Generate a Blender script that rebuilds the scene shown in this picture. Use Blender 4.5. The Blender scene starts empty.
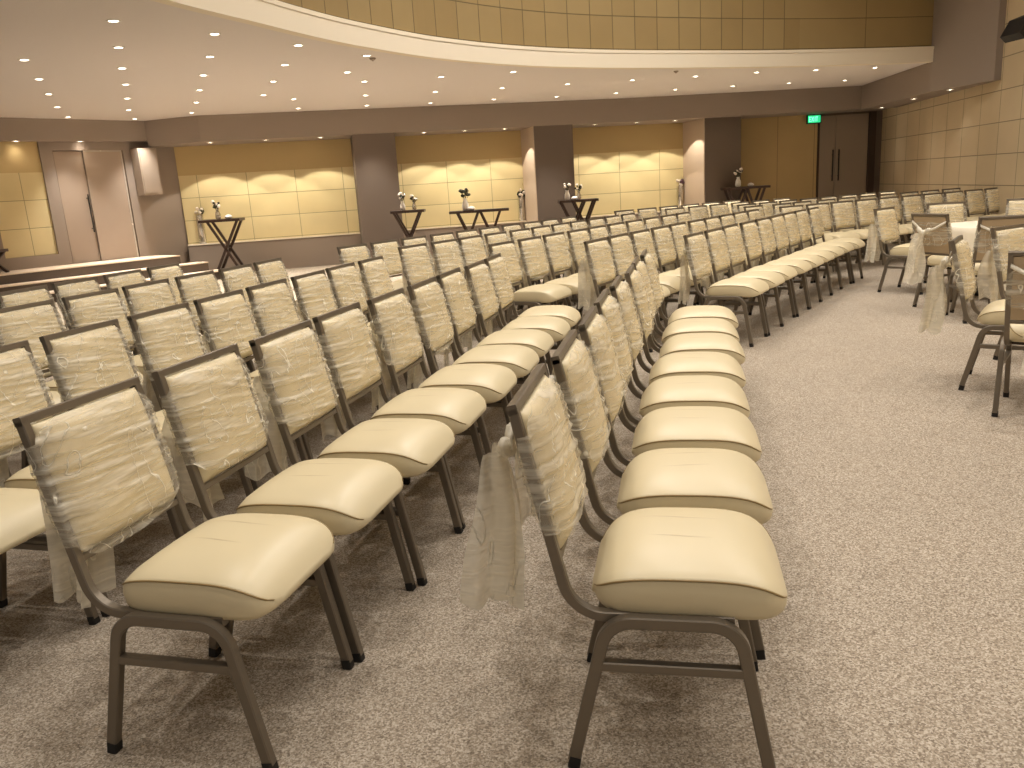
import bpy, bmesh, math, random
from mathutils import Vector, Matrix, noise
random.seed(7)
PI = math.pi
COL = bpy.context.scene.collection

# ------------------------------------------------------------------ helpers
def srgb(r, g, b):
    f = lambda c: (c/255/12.92) if c/255 <= .04045 else ((c/255+.055)/1.055)**2.4
    return (f(r), f(g), f(b), 1)

class NT:
    def __init__(s, name):
        s.m = bpy.data.materials.new(name); s.m.use_nodes = True
        s.t = s.m.node_tree; s.b = s.t.nodes['Principled BSDF']; s.out = s.t.nodes['Material Output']
    def n(s, typ, **kw):
        x = s.t.nodes.new(typ)
        for k, v in kw.items():
            if k in x.inputs: x.inputs[k].default_value = v
            else: setattr(x, k, v)
        return x
    def l(s, a, ao, b, bi): s.t.links.new(a.outputs[ao], b.inputs[bi])

def plain(name, col, rough=.5, metal=0, spec=.5):
    q = NT(name); q.b.inputs['Base Color'].default_value = col
    q.b.inputs['Roughness'].default_value = rough; q.b.inputs['Metallic'].default_value = metal
    q.b.inputs['Specular IOR Level'].default_value = spec
    # a touch of unevenness
    nz = q.n('ShaderNodeTexNoise', Scale=14.0, Detail=3.0)
    tc = q.n('ShaderNodeTexCoord'); q.l(tc, 'Object', nz, 'Vector')
    mr = q.n('ShaderNodeMapRange'); mr.inputs['To Min'].default_value = max(0, rough-.06); mr.inputs['To Max'].default_value = min(1, rough+.06)
    q.l(nz, 'Fac', mr, 'Value'); q.l(mr, 'Result', q.b, 'Roughness')
    return q.m

def link_obj(name, me, mat=None, parent=None):
    o = bpy.data.objects.new(name, me); COL.objects.link(o)
    if mat is not None and len(me.materials) == 0: me.materials.append(mat)
    if parent is not None: o.parent = parent
    return o

def tag(o, label=None, cat=None, group=None, kind=None):
    if label: o['label'] = label
    if cat: o['category'] = cat
    if group: o['group'] = group
    if kind: o['kind'] = kind
    return o

def empty(name, loc, rz=0):
    o = bpy.data.objects.new(name, None); COL.objects.link(o)
    o.location = loc; o.rotation_euler = (0, 0, rz); o.empty_display_size = .1
    return o

class MB:
    def __init__(s): s.v = []; s.f = []; s.uv = {}
    def vert(s, p): s.v.append(tuple(p)); return len(s.v)-1
    def face(s, idx, uv=None):
        s.f.append(tuple(idx))
        if uv: s.uv[len(s.f)-1] = uv
    def box(s, x0, x1, y0, y1, z0, z1, M=None):
        i = len(s.v)
        for z in (z0, z1):
            for x, y in ((x0, y0), (x1, y0), (x1, y1), (x0, y1)):
                p = Vector((x, y, z)); s.v.append(tuple(M @ p if M else p))
        for q in ((0,3,2,1), (4,5,6,7), (0,1,5,4), (1,2,6,5), (2,3,7,6), (3,0,4,7)):
            s.f.append(tuple(i+k for k in q))
    def sweep(s, pts, prof, side, cap=True, closed=False):
        # pts: path; prof: list of (a,b): a along 'side', b along in-plane normal
        pts = [Vector(p) for p in pts]; side = Vector(side).normalized(); n = len(pts); k = len(prof); base = len(s.v)
        for i, p in enumerate(pts):
            if closed: t = pts[(i+1) % n]-pts[i-1]
            else: t = pts[min(i+1, n-1)]-pts[max(i-1, 0)]
            t.normalize(); nn = side.cross(t).normalized()
            sc = 1.0
            if 0 < i < n-1 or closed:
                t1 = (pts[i]-pts[i-1]).normalized(); c = max(.3, t.dot(t1)); sc = 1/c
            for a, b in prof: s.v.append(tuple(p + side*a + nn*b*sc))
        m = n if closed else n-1
        for i in range(m):
            for j in range(k):
                a = base+i*k+j; b = base+i*k+(j+1) % k; c = base+((i+1) % n)*k+(j+1) % k; d = base+((i+1) % n)*k+j
                s.f.append((a, b, c, d))
        if cap and not closed:
            s.f.append(tuple(base+j for j in reversed(range(k)))); s.f.append(tuple(base+(n-1)*k+j for j in range(k)))
    def tube(s, p0, p1, r, seg=8, r1=None):
        p0, p1 = Vector(p0), Vector(p1); t = (p1-p0).normalized()
        a = t.cross(Vector((0, 0, 1)) if abs(t.z) < .9 else Vector((1, 0, 0))).normalized(); b = t.cross(a)
        i = len(s.v); r1 = r if r1 is None else r1
        for p, rr in ((p0, r), (p1, r1)):
            for k in range(seg):
                th = 2*PI*k/seg; s.v.append(tuple(p + a*rr*math.cos(th) + b*rr*math.sin(th)))
        for k in range(seg): s.f.append((i+k, i+(k+1) % seg, i+seg+(k+1) % seg, i+seg+k))
        s.f.append(tuple(i+k for k in reversed(range(seg)))); s.f.append(tuple(i+seg+k for k in range(seg)))
    def lathe(s, prof, seg=16, c=(0, 0, 0)):
        i = len(s.v); n = len(prof)
        for r, z in prof:
            for k in range(seg):
                th = 2*PI*k/seg; s.v.append((c[0]+r*math.cos(th), c[1]+r*math.sin(th), c[2]+z))
        for a in range(n-1):
            for k in range(seg): s.f.append((i+a*seg+k, i+a*seg+(k+1) % seg, i+(a+1)*seg+(k+1) % seg, i+(a+1)*seg+k))
        s.f.append(tuple(i+k for k in reversed(range(seg)))); s.f.append(tuple(i+(n-1)*seg+k for k in range(seg)))
    def blob(s, c, r, seg=7, rings=5, sq=(1, 1, 1), jit=0):
        i = len(s.v); c = Vector(c)
        s.v.append(tuple(c+Vector((0, 0, r*sq[2]))))
        for a in range(1, rings):
            ph = PI*a/rings
            for k in range(seg):
                th = 2*PI*k/seg; q = 1+jit*(random.random()-.5)
                s.v.append(tuple(c+Vector((math.sin(ph)*math.cos(th)*r*sq[0]*q, math.sin(ph)*math.sin(th)*r*sq[1]*q, math.cos(ph)*r*sq[2]))))
        s.v.append(tuple(c-Vector((0, 0, r*sq[2])))); last = len(s.v)-1
        for k in range(seg): s.f.append((i, i+1+k, i+1+(k+1) % seg))
        for a in range(rings-2):
            for k in range(seg):
                p = i+1+a*seg; s.f.append((p+k, p+seg+k, p+seg+(k+1) % seg, p+(k+1) % seg))
        p = i+1+(rings-2)*seg
        for k in range(seg): s.f.append((last, p+(k+1) % seg, p+k))
    def grid(s, rows, wrap=False):
        i = len(s.v); n = len(rows); m = len(rows[0])
        for r in rows:
            for p in r: s.v.append(tuple(p))
        for a in range(n-1):
            for b in range(m if wrap else m-1):
                s.f.append((i+a*m+b, i+a*m+(b+1) % m, i+(a+1)*m+(b+1) % m, i+(a+1)*m+b))
    def mesh(s, name, smooth=False, autosmooth=None):
        me = bpy.data.meshes.new(name); me.from_pydata(s.v, [], s.f)
        if s.uv:
            ul = me.uv_layers.new(name='UVMap')
            for fi, p in enumerate(me.polygons):
                if fi in s.uv:
                    for li, c in zip(p.loop_indices, s.uv[fi]): ul.data[li].uv = c
        bm = bmesh.new(); bm.from_mesh(me)
        if not s.uv: bmesh.ops.recalc_face_normals(bm, faces=bm.faces)
        if autosmooth is not None:
            for f in bm.faces: f.smooth = True
            for e in bm.edges:
                if len(e.link_faces) == 2 and e.calc_face_angle(0) > autosmooth: e.smooth = False
        bm.to_mesh(me); bm.free()
        if smooth:
            for p in me.polygons: p.use_smooth = True
        me.update(); return me
    def build(s, name, mat, parent=None, smooth=False, autosmooth=None):
        return link_obj(name, s.mesh(name, smooth, autosmooth), mat, parent)

def sqprof(h, c=.22):
    q = h*(1-c)
    return [(-h, -q), (-q, -h), (q, -h), (h, -q), (h, q), (q, h), (-q, h), (-h, q)]

def fillet(pts, rad, seg=7):
    P = [Vector(p) for p in pts]; out = [P[0]]
    for i in range(1, len(P)-1):
        a = (P[i-1]-P[i]).normalized(); b = (P[i+1]-P[i]).normalized(); ang = a.angle(b)
        r = rad[i-1]; d = r/math.tan(ang/2); d = min(d, .49*min((P[i-1]-P[i]).length, (P[i+1]-P[i]).length)); r = d*math.tan(ang/2)
        cen = P[i] + (a+b).normalized()*(r/math.sin(ang/2)); s0 = P[i]+a*d-cen; s1 = P[i]+b*d-cen; tot = s0.angle(s1)
        ax = s0.cross(s1).normalized()
        for k in range(seg+1): out.append(cen + Matrix.Rotation(tot*k/seg, 3, ax) @ s0)
    out.append(P[-1]); return out

# ------------------------------------------------------------------ materials
def vinyl():
    q = NT('cream_vinyl'); q.b.inputs['Roughness'].default_value = .38
    tc = q.n('ShaderNodeTexCoord'); mp = q.n('ShaderNodeMapping'); mp.inputs['Scale'].default_value = (3.2, 26, 3)
    q.l(tc, 'Object', mp, 'Vector')
    nz = q.n('ShaderNodeTexNoise', Scale=1.0, Detail=2.0); q.l(mp, 'Vector', nz, 'Vector')
    rp = q.n('ShaderNodeValToRGB'); rp.color_ramp.elements[0].position = .5; rp.color_ramp.elements[1].position = .56
    rp.color_ramp.elements[0].color = (1, 1, 1, 1); rp.color_ramp.elements[1].color = (0, 0, 0, 1)
    q.l(nz, 'Fac', rp, 'Fac')
    n2 = q.n('ShaderNodeTexNoise', Scale=3.0, Detail=2.0); q.l(tc, 'Object', n2, 'Vector')
    mx = q.n('ShaderNodeMixRGB'); mx.inputs[1].default_value = srgb(222, 208, 173); mx.inputs[2].default_value = srgb(215, 199, 161)
    q.l(n2, 'Fac', mx, 'Fac')
    sx = q.n('ShaderNodeSeparateXYZ'); q.l(tc, 'Object', sx, 'Vector'); oi = q.n('ShaderNodeObjectInfo')
    def mth(op, a, b=None):
        m_ = q.n('ShaderNodeMath', operation=op)
        for i_, z_ in enumerate((a, b)):
            if z_ is None: continue
            if isinstance(z_, (int, float)): m_.inputs[i_].default_value = z_
            else: q.t.links.new(z_, m_.inputs[i_])
        return m_.outputs[0]
    wob = mth('MULTIPLY', mth('SINE', mth('ADD', mth('MULTIPLY', sx.outputs['Y'], 16.0), mth('MULTIPLY', oi.outputs['Random'], 6.0))), .009)
    tot = None
    for x0, hw in ((.025, .085), (-.095, .11)):
        d_ = mth('ABSOLUTE', mth('SUBTRACT', mth('ADD', sx.outputs['X'], wob), x0))
        ln = mth('SUBTRACT', 1.0, mth('MINIMUM', mth('DIVIDE', d_, .0045), 1.0))
        mk = mth('MAXIMUM', mth('SUBTRACT', 1.0, mth('DIVIDE', mth('ABSOLUTE', mth('SUBTRACT', sx.outputs['Y'], .04)), hw)), 0.0)
        up_ = mth('GREATER_THAN', sx.outputs['Z'], .47); c_ = mth('MULTIPLY', mth('MULTIPLY', ln, mk), up_)
        tot = c_ if tot is None else mth('MAXIMUM', tot, c_)
    mc = q.n('ShaderNodeMixRGB'); mc.inputs[2].default_value = srgb(150, 118, 72); q.l(mx, 'Color', mc, 1); q.t.links.new(mth('MULTIPLY', tot, .55), mc.inputs['Fac']); q.l(mc, 'Color', q.b, 'Base Color')
    hh = mth('SUBTRACT', n2.outputs['Fac'], mth('MULTIPLY', tot, 1.3))
    bp = q.n('ShaderNodeBump', Strength=.22, Distance=.004); q.t.links.new(hh, bp.inputs['Height'])
    q.l(bp, 'Normal', q.b, 'Normal')
    return q.m

def sash(alpha, name):
    q = NT(name); q.b.inputs['Roughness'].default_value = .42; q.b.inputs['Specular IOR Level'].default_value = .75
    tc = q.n('ShaderNodeTexCoord')
    # embroidered trailing stems: contour lines of a soft noise field
    mp = q.n('ShaderNodeMapping'); mp.inputs['Scale'].default_value = (7.0, 7.0, 3.4); q.l(tc, 'Object', mp, 'Vector')
    nz = q.n('ShaderNodeTexNoise', noise_dimensions='4D', Scale=1.0, Detail=1.5, Distortion=.6); q.l(mp, 'Vector', nz, 'Vector')
    oi = q.n('ShaderNodeObjectInfo'); ow = q.n('ShaderNodeMath', operation='MULTIPLY'); ow.inputs[1].default_value = 40.0
    q.l(oi, 'Random', ow, 0); q.l(ow, 'Value', nz, 'W')
    mm = q.n('ShaderNodeMath', operation='MULTIPLY'); mm.inputs[1].default_value = 6.0; q.l(nz, 'Fac', mm, 0)
    fr = q.n('ShaderNodeMath', operation='FRACT'); q.l(mm, 'Value', fr, 0)
    rp = q.n('ShaderNodeValToRGB'); e = rp.color_ramp.elements
    e[0].position = 0; e[0].color = (0, 0, 0, 1); e[1].position = .5; e[1].color = (1, 1, 1, 1)
    e2 = rp.color_ramp.elements.new(.462); e2.color = (0, 0, 0, 1); e3 = rp.color_ramp.elements.new(.538); e3.color = (0, 0, 0, 1)
    q.l(fr, 'Value', rp, 'Fac')
    wv = q.n('ShaderNodeTexNoise', noise_dimensions='4D', Scale=60.0, Detail=2.5, Distortion=.4); mp2 = q.n('ShaderNodeMapping'); mp2.inputs['Scale'].default_value = (.10, .10, 1.05); mp2.inputs['Rotation'].default_value = (0, .22, 0)
    q.l(tc, 'Object', mp2, 'Vector'); q.l(mp2, 'Vector', wv, 'Vector'); q.l(ow, 'Value', wv, 'W')
    ad = q.n('ShaderNodeMath', operation='MULTIPLY_ADD'); ad.inputs[1].default_value = .35; q.l(rp, 'Color', ad, 0); q.l(wv, 'Fac', ad, 2)
    bp = q.n('ShaderNodeBump', Strength=.85, Distance=.009); q.l(ad, 'Value', bp, 'Height'); q.l(bp, 'Normal', q.b, 'Normal')
    mx = q.n('ShaderNodeMixRGB'); mx.inputs[1].default_value = srgb(246, 238, 218); mx.inputs[2].default_value = srgb(250, 244, 226)
    q.l(rp, 'Color', mx, 'Fac'); q.l(mx, 'Color', q.b, 'Base Color')
    tr = q.n('ShaderNodeBsdfTransparent'); tr.inputs['Color'].default_value = (1, .98, .93, 1)
    ms = q.n('ShaderNodeMixShader')
    al = q.n('ShaderNodeMapRange'); al.inputs['To Min'].default_value = alpha; al.inputs['To Max'].default_value = 1.0
    sm = q.n('ShaderNodeMapRange'); sm.inputs['From Min'].default_value = .46; sm.inputs['From Max'].default_value = .72
    sm.inputs['To Min'].default_value = 0.0; sm.inputs['To Max'].default_value = .55; q.l(wv, 'Fac', sm, 'Value')  # fold highlights put into the opacity as noise streaks
    mxx = q.n('ShaderNodeMath', operation='MAXIMUM'); q.l(rp, 'Color', mxx, 0); q.l(sm, 'Result', mxx, 1)
    q.l(mxx, 'Value', al, 'Value'); q.l(al, 'Result', ms, 'Fac')
    q.l(tr, 'BSDF', ms, 1); q.l(q.b, 'BSDF', ms, 2); q.l(ms, 'Shader', q.out, 'Surface')
    return q.m

def carpet():
    q = NT('carpet'); q.b.inputs['Roughness'].default_value = .95; q.b.inputs['Specular IOR Level'].default_value = .15
    tc = q.n('ShaderNodeTexCoord')
    a0 = q.n('ShaderNodeTexNoise', Scale=120.0, Detail=3.0, Roughness=.65); q.l(tc, 'Object', a0, 'Vector')
    vo = q.n('ShaderNodeTexVoronoi', Scale=215.0); q.l(tc, 'Object', vo, 'Vector')
    sp = q.n('ShaderNodeSeparateColor'); q.l(vo, 'Color', sp, 'Color')
    a = q.n('ShaderNodeMix'); a.data_type = 'FLOAT'; a.inputs[0].default_value = .52; q.l(a0, 'Fac', a, 2); q.l(sp, 'Red', a, 3)
    b = q.n('ShaderNodeTexNoise', Scale=1.1, Detail=4.0); q.l(tc, 'Object', b, 'Vector')
    rp = q.n('ShaderNodeValToRGB'); e = rp.color_ramp.elements
    e[0].position = .16; e[0].color = srgb(112, 100, 86); e[1].position = .86; e[1].color = srgb(214, 203, 187)
    m = e.new(.5); m.color = srgb(167, 153, 135)
    q.l(a, 'Result', rp, 'Fac')
    mx = q.n('ShaderNodeMixRGB', blend_type='MULTIPLY'); mx.inputs['Fac'].default_value = 1
    mr = q.n('ShaderNodeMapRange'); mr.inputs['To Min'].default_value = .86; mr.inputs['To Max'].default_value = 1.12
    q.l(b, 'Fac', mr, 'Value'); q.l(rp, 'Color', mx, 1); q.l(mr, 'Result', mx, 2); q.l(mx, 'Color', q.b, 'Base Color')
    bp = q.n('ShaderNodeBump', Strength=.10, Distance=.004); q.l(a0, 'Fac', bp, 'Height'); q.l(bp, 'Normal', q.b, 'Normal')
    return q.m

def panels(name, c1, c2, bw, bh, mortar=.006, rough=.6, offset=0.0):
    q = NT(name); q.b.inputs['Roughness'].default_value = rough; q.b.inputs['Specular IOR Level'].default_value = .3
    uv = q.n('ShaderNodeUVMap'); br = q.n('ShaderNodeTexBrick', offset=offset, squash=1.0)
    br.inputs['Scale'].default_value = 1.0; br.inputs['Mortar Size'].default_value = mortar; br.inputs['Mortar Smooth'].default_value = .2
    br.inputs['Brick Width'].default_value = bw; br.inputs['Row Height'].default_value = bh
    br.inputs['Color1'].default_value = c1; br.inputs['Color2'].default_value = c2; br.inputs['Bias'].default_value = -.2
    br.inputs['Mortar'].default_value = tuple(.42*x for x in c1[:3])+(1,)
    q.l(uv, 'UV', br, 'Vector')
    nz = q.n('ShaderNodeTexNoise', Scale=1.7, Detail=3.0); q.l(uv, 'UV', nz, 'Vector')
    mr = q.n('ShaderNodeMapRange'); mr.inputs['To Min'].default_value = .9; mr.inputs['To Max'].default_value = 1.08; q.l(nz, 'Fac', mr, 'Value')
    mx = q.n('ShaderNodeMixRGB', blend_type='MULTIPLY'); mx.inputs['Fac'].default_value = 1; q.l(br, 'Color', mx, 1); q.l(mr, 'Result', mx, 2)
    q.l(mx, 'Color', q.b, 'Base Color')
    bp = q.n('ShaderNodeBump', Strength=.6, Distance=.008, invert=True); q.l(br, 'Fac', bp, 'Height'); q.l(bp, 'Normal', q.b, 'Normal')
    return q.m

def emis(name, col, st):
    q = NT(name); q.b.inputs['Base Color'].default_value = col; q.b.inputs['Emission Color'].default_value = col; q.b.inputs['Emission Strength'].default_value = st
    return q.m

def glass(name, tint):
    q = NT(name); tr = q.n('ShaderNodeBsdfTransparent'); tr.inputs['Color'].default_value = tint
    gl = q.n('ShaderNodeBsdfGlossy', Roughness=.08); ms = q.n('ShaderNodeMixShader'); ms.inputs['Fac'].default_value = .6
    q.l(tr, 'BSDF', ms, 1); q.l(gl, 'BSDF', ms, 2); q.l(ms, 'Shader', q.out, 'Surface'); return q.m

M = {}
M['vinyl'] = vinyl()
M['piping'] = plain('piping', srgb(150, 126, 82), .5)
M['tan_back'] = plain('tan_back', srgb(180, 158, 126), .55)
M['frame'] = plain('bronze_frame', srgb(120, 110, 96), .36, .5)
M['rubber'] = plain('black_rubber', srgb(28, 25, 22), .7)
M['pan'] = plain('dark_pan', srgb(58, 46, 34), .8)
M['sash'] = sash(.22, 'sheer_wrap'); M['tail'] = sash(.70, 'sheer_tail')
M['carpet'] = carpet()
M['grey_wall'] = plain('taupe_paint', srgb(149, 135, 123), .7, 0, .3)
M['grey_dark'] = plain('dark_taupe_paint', srgb(110, 97, 86), .7, 0, .3)
M['ceiling'] = plain('ceiling_paint', srgb(230, 222, 216), .8, 0, .2)
M['cream_paint'] = plain('cream_paint', srgb(240, 228, 206), .65, 0, .3)
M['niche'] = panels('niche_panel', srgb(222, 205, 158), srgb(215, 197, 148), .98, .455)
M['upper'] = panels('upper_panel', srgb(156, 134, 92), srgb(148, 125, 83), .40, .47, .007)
M['tile'] = panels('wall_tile', srgb(206, 187, 154), srgb(199, 179, 145), .72, .49, .008)
M['ochre'] = panels('ochre_panel', srgb(192, 166, 118), srgb(186, 159, 111), .85, 3.0, .006)
M['door'] = plain('door_laminate', srgb(166, 148, 132), .5)
M['door_dark'] = plain('dark_door_laminate', srgb(150, 134, 118), .5)
M['chrome'] = plain('chrome', srgb(228, 218, 204), .25, .45)
M['dark_wood'] = plain('dark_wood', srgb(54, 34, 24), .45)
M['black'] = plain('black_plastic', srgb(24, 20, 18), .5)
M['speaker_grey'] = plain('grey_cabinet', srgb(160, 144, 128), .6)
M['cloth'] = plain('white_cloth', srgb(236, 226, 206), .85, 0, .2)
M['white'] = plain('white_glaze', srgb(236, 230, 220), .35)
M['leaf'] = plain('dark_leaf', srgb(52, 50, 26), .6)
M['petal'] = plain('pale_petal', srgb(232, 220, 204), .7)
M['purple'] = plain('purple_petal', srgb(92, 62, 74), .7)
M['glass'] = glass('clear_glass', (.95, .92, .86, 1))
M['lamp'] = emis('lamp_lens', (1, .87, .7, 1), 14)
M['green'] = emis('exit_green', (.02, .55, .22, 1), 1.1)
M['exit_white'] = emis('exit_white', (.25, 1, .6, 1), 1.6)
M['riser'] = plain('riser_paint', srgb(88, 77, 68), .7, 0, .3)
M['nosing'] = plain('pale_nosing', srgb(226, 206, 182), .6)

# ------------------------------------------------------------------ room shell
def wallpt(p0, a, s, d, z):   # s along the wall, d out of the wall into the room
    return Vector((p0[0]+math.cos(a)*s+math.sin(a)*d, p0[1]+math.sin(a)*s-math.cos(a)*d, z))
def wallM(p0, a): return Matrix.Translation((p0[0], p0[1], 0)) @ Matrix.Rotation(a, 4, 'Z') @ Matrix.Diagonal((1, -1, 1, 1))

PB, AB = (-6.3, 17.2), math.atan(.2156)            # back wall
PL, AL = (-8.75, 14.55), math.radians(50.95)       # angled wall on the far left
ZS, ZC, ZH = 2.6, 3.08, 6.3                         # soffit, balcony underside, hall ceiling

def uvquad(mb, p0, a, s0, s1, z0, z1, d=0, us=0, uz=0):
    i = [mb.vert(wallpt(p0, a, s, d, z)) for s, z in ((s0, z0), (s1, z0), (s1, z1), (s0, z1))]
    mb.face(i, [(s0-us, z0-uz), (s1-us, z0-uz), (s1-us, z1-uz), (s0-us, z1-uz)])

mb = MB(); mb.box(-14, 11, -5, 22, -.12, 0); tag(mb.build('floor', M['carpet']), 'beige speckled loop carpet covering the hall floor', 'floor', kind='structure')

def struct(mb, name, mat, label, cat='wall', **kw): return tag(mb.build(name, mat, **kw), label, cat, kind='structure')

# back wall with three lit niches: sill at .62, panels above
mb = MB()
for s0, s1, us in ((-.25, 3.28, .1), (4.12, 7.01, 4.3), (7.85, 10.87, 8.3)):
    uvquad(mb, PB, AB, s0, s1, .62, 2.03, 0, us, .215)
struct(mb, 'wall_back', M['niche'], 'yellow panelled back wall lit from above in three niches')
mb = MB()
W = wallM(PB, AB)
for s0, s1 in ((-.25, 3.28), (4.12, 7.01), (7.85, 10.87)): mb.box(s0, s1, -.12, 0.0, 2.03, 2.62, W)
mb.box(-.06, .84, -.12, 0, 2.17, 2.72, wallM(PL, AL))
struct(mb, 'trim_1', plain('shaded_yellow_band', srgb(192, 168, 118), .7), 'plain yellow band above the niche panels, shade painted in', 'trim')  # shade above the lamp cutoff put into a darker yellow
mb = MB()
for s0, s1 in ((-.25, 3.28), (4.12, 7.01), (7.85, 10.87)): mb.box(s0, s1, -.12, .10, 0, .62, W)
struct(mb, 'trim_2', M['grey_wall'], 'taupe dado under the yellow niches', 'trim')
mb = MB()
for s0, s1 in ((-.25, 3.28), (4.12, 7.01), (7.85, 10.87)): mb.box(s0, s1, -.02, .115, .62, .645, W)
struct(mb, 'trim_3', M['cream_paint'], 'pale sill ledge along the bottom of the niches', 'trim')
for i, (s0, s1) in enumerate(((3.28, 4.12), (7.01, 7.85), (10.87, 11.73))):
    mb = MB(); mb.box(s0, s1, -.1, 1.1, 0, 2.62, W)
    struct(mb, 'wall_pillar_%d' % (i+1), M['grey_dark'], ['dark taupe pillar between the first and second niche', 'dark taupe pillar between the second and third niche', 'dark taupe pillar between the third niche and the double door'][i], 'pillar')
# reveal strips beside pillars (niche lamp light put into a paler colour)
mb = MB()
for s in (7.01, 10.87): mb.box(s-.02, s-.001, 0, 1.08, 0, 2.6, W)
struct(mb, 'trim_4', plain('lit_reveal', srgb(200, 180, 160), .7), 'side reveals of the lit niches, lamp light painted pale', 'trim')
# recess wall with double door on the far right
mb = MB(); uvquad(mb, (0, 19.4), 0, 4.7, 7.42, 0, 2.62, 0, 5.63, -.2)
struct(mb, 'wall_recess', M['ochre'], 'dim brown panelled wall under the exit sign')
mb = MB(); mb.box(7.40, 9.1, 19.42, 19.6, 0, 2.62); struct(mb, 'wall_recess_end', M['grey_dark'], 'dark taupe wall around the double door')

# left angled wall
WL = wallM(PL, AL)
mb = MB(); mb.box(-6.0, -.06, -.15, .04, 0, 2.72, WL); mb.box(.84, 1.06, -.15, .04, 0, 2.72, WL); mb.box(-.06, .84, -.15, .04, 0, .71, WL)
mb.box(1.06, 2.36, -.15, -.1, 0, 2.72, WL); mb.box(1.06, 2.36, -.15, .04, 2.545, 2.72, WL); mb.box(2.36, 3.60, -.15, .04, 0, 2.72, WL)
struct(mb, 'wall_left', M['grey_wall'], 'taupe angled wall holding the tall door and loudspeaker')
mb = MB(); uvquad(mb, PL, AL, -.06, .84, .71, 2.17, 0, -.06, .71)
struct(mb, 'wall_left_panel', panels('niche_panel_left', srgb(220, 203, 156), srgb(213, 195, 146), .5, .49), 'yellow square panels beside the tall taupe door')

# right wall, tiled
R0 = (8.9, 19.4); AR = math.atan2(13.5-19.4, 8.05-8.9)
mb = MB(); uvquad(mb, R0, AR, -.3, 25, 0, ZH, 0, .25, -.03)
struct(mb, 'wall_right', M['tile'], 'tan square tiled side wall on the far right')

# beam (dropped soffit) round the back
def prism(mb, poly, z0, z1):
    n = len(poly); i = len(mb.v)
    for z in (z0, z1):
        for p in poly: mb.v.append((p[0], p[1], z))
    mb.f.append(tuple(i+k for k in reversed(range(n)))); mb.f.append(tuple(i+n+k for k in range(n)))
    for k in range(n): mb.f.append((i+k, i+(k+1) % n, i+n+(k+1) % n, i+n+k))
bl = lambda s, d: tuple(wallpt(PB, AB, s, d, 0)[:2])
ll = lambda s, d: tuple(wallpt(PL, AL, s, d, 0)[:2])
mb = MB()
prism(mb, [ll(2.8, .2), bl(.42, 1.1), bl(9.0, 1.1), (8.05, 18.5), (9.3, 18.5), (9.3, 20.5), bl(12, -.2), bl(-.3, -.3), ll(3.4, -.3)], ZS, ZC+.1)
prism(mb, [ll(-6, .2), ll(2.8, .2), ll(3.2, .2), ll(3.4, -.3), ll(-6, -.3)], 2.70, ZC+.1)
struct(mb, 'ceiling_beam', M['grey_wall'], 'taupe dropped beam running along the back under the balcony', 'beam')
mb = MB(); prism(mb, [(7.94, 13.5), (7.66, 14.95), (8.0, 18.5), (9.3, 18.5), (8.3, 13.5)], 2.58, ZH)
struct(mb, 'wall_bulkhead', M['grey_wall'], 'tall taupe bulkhead above the tiled side wall')

# balcony underside + curved fascia + upper curved wall
F = [(-3.6, -5), (-3.55, 0), (-3.4, 3), (-3.2, 5), (-2.92, 6.4), (-2.63, 7.35), (-2.42, 7.89), (-2.2, 8.4), (-1.96, 9.0), (-1.62, 9.72), (-1.14, 10.52), (-.67, 11.18), (.11, 11.98), (.99, 12.64), (1.95, 13.15), (2.96, 13.57), (4.58, 14.16), (6.33, 14.63), (7.68, 14.90)]
def smooth_curve(P, n):
    P = [Vector((x, y, 0)) for x, y in P]; out = []
    for i in range(len(P)-1):
        p0 = P[max(i-1, 0)]; p1 = P[i]; p2 = P[i+1]; p3 = P[min(i+2, len(P)-1)]
        for k in range(n):
            t = k/n; out.append(.5*((2*p1)+(p2-p0)*t+(2*p0-5*p1+4*p2-p3)*t*t+(3*p1-p0-3*p2+p3)*t**3))
    out.append(P[-1]); return out
FC = smooth_curve(F, 6)
mb = MB(); poly = [(p.x, p.y) for p in FC]+[(8.1, 18.9), (8.1, 20.4), (-14, 20.4), (-14, -5)]
ids = [mb.vert((x, y, ZC)) for x, y in poly]; mb.face(ids)
me = mb.mesh('balcony'); bm = bmesh.new(); bm.from_mesh(me); bmesh.ops.triangulate(bm, faces=bm.faces[:], ngon_method='EAR_CLIP'); bm.to_mesh(me); bm.free()
tag(link_obj('ceiling_balcony', me, M['ceiling']), 'pale balcony underside dotted with downlights', 'ceiling', kind='structure')
def ribbon(mb, curve, off, z0, z1, uv=False):
    L = 0; pr = []
    for i, p in enumerate(curve):
        t = (curve[min(i+1, len(curve)-1)]-curve[max(i-1, 0)]).normalized(); nrm = Vector((t.y, -t.x, 0))
        if i: L += (p-curve[i-1]).length
        q = p+nrm*off; pr.append((q, L))
    for (a, la), (b, lb) in zip(pr[:-1], pr[1:]):
        i = [mb.vert((a.x, a.y, z0)), mb.vert((b.x, b.y, z0)), mb.vert((b.x, b.y, z1)), mb.vert((a.x, a.y, z1))]
        mb.face(i, [(la, z0), (lb, z0), (lb, z1), (la, z1)] if uv else None)
def fascia_band(name, off0, off1, z0, z1, mat, label):
    mb = MB(); rows = []
    for i, p in enumerate(FC):
        t = (FC[min(i+1, len(FC)-1)]-FC[max(i-1, 0)]).normalized(); nrm = Vector((t.y, -t.x, 0))
        a = p+nrm*off0; b = p+nrm*off1
        rows.append([(a.x, a.y, z0), (b.x, b.y, z0), (b.x, b.y, z1), (a.x, a.y, z1)])
    mb.grid(rows, wrap=True)
    struct(mb, name, mat, label, 'trim')
fascia_band('trim_5', -.12, .0, ZC-.01, ZC+.20, M['cream_paint'], 'cream curved fascia along the balcony edge')
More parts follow.
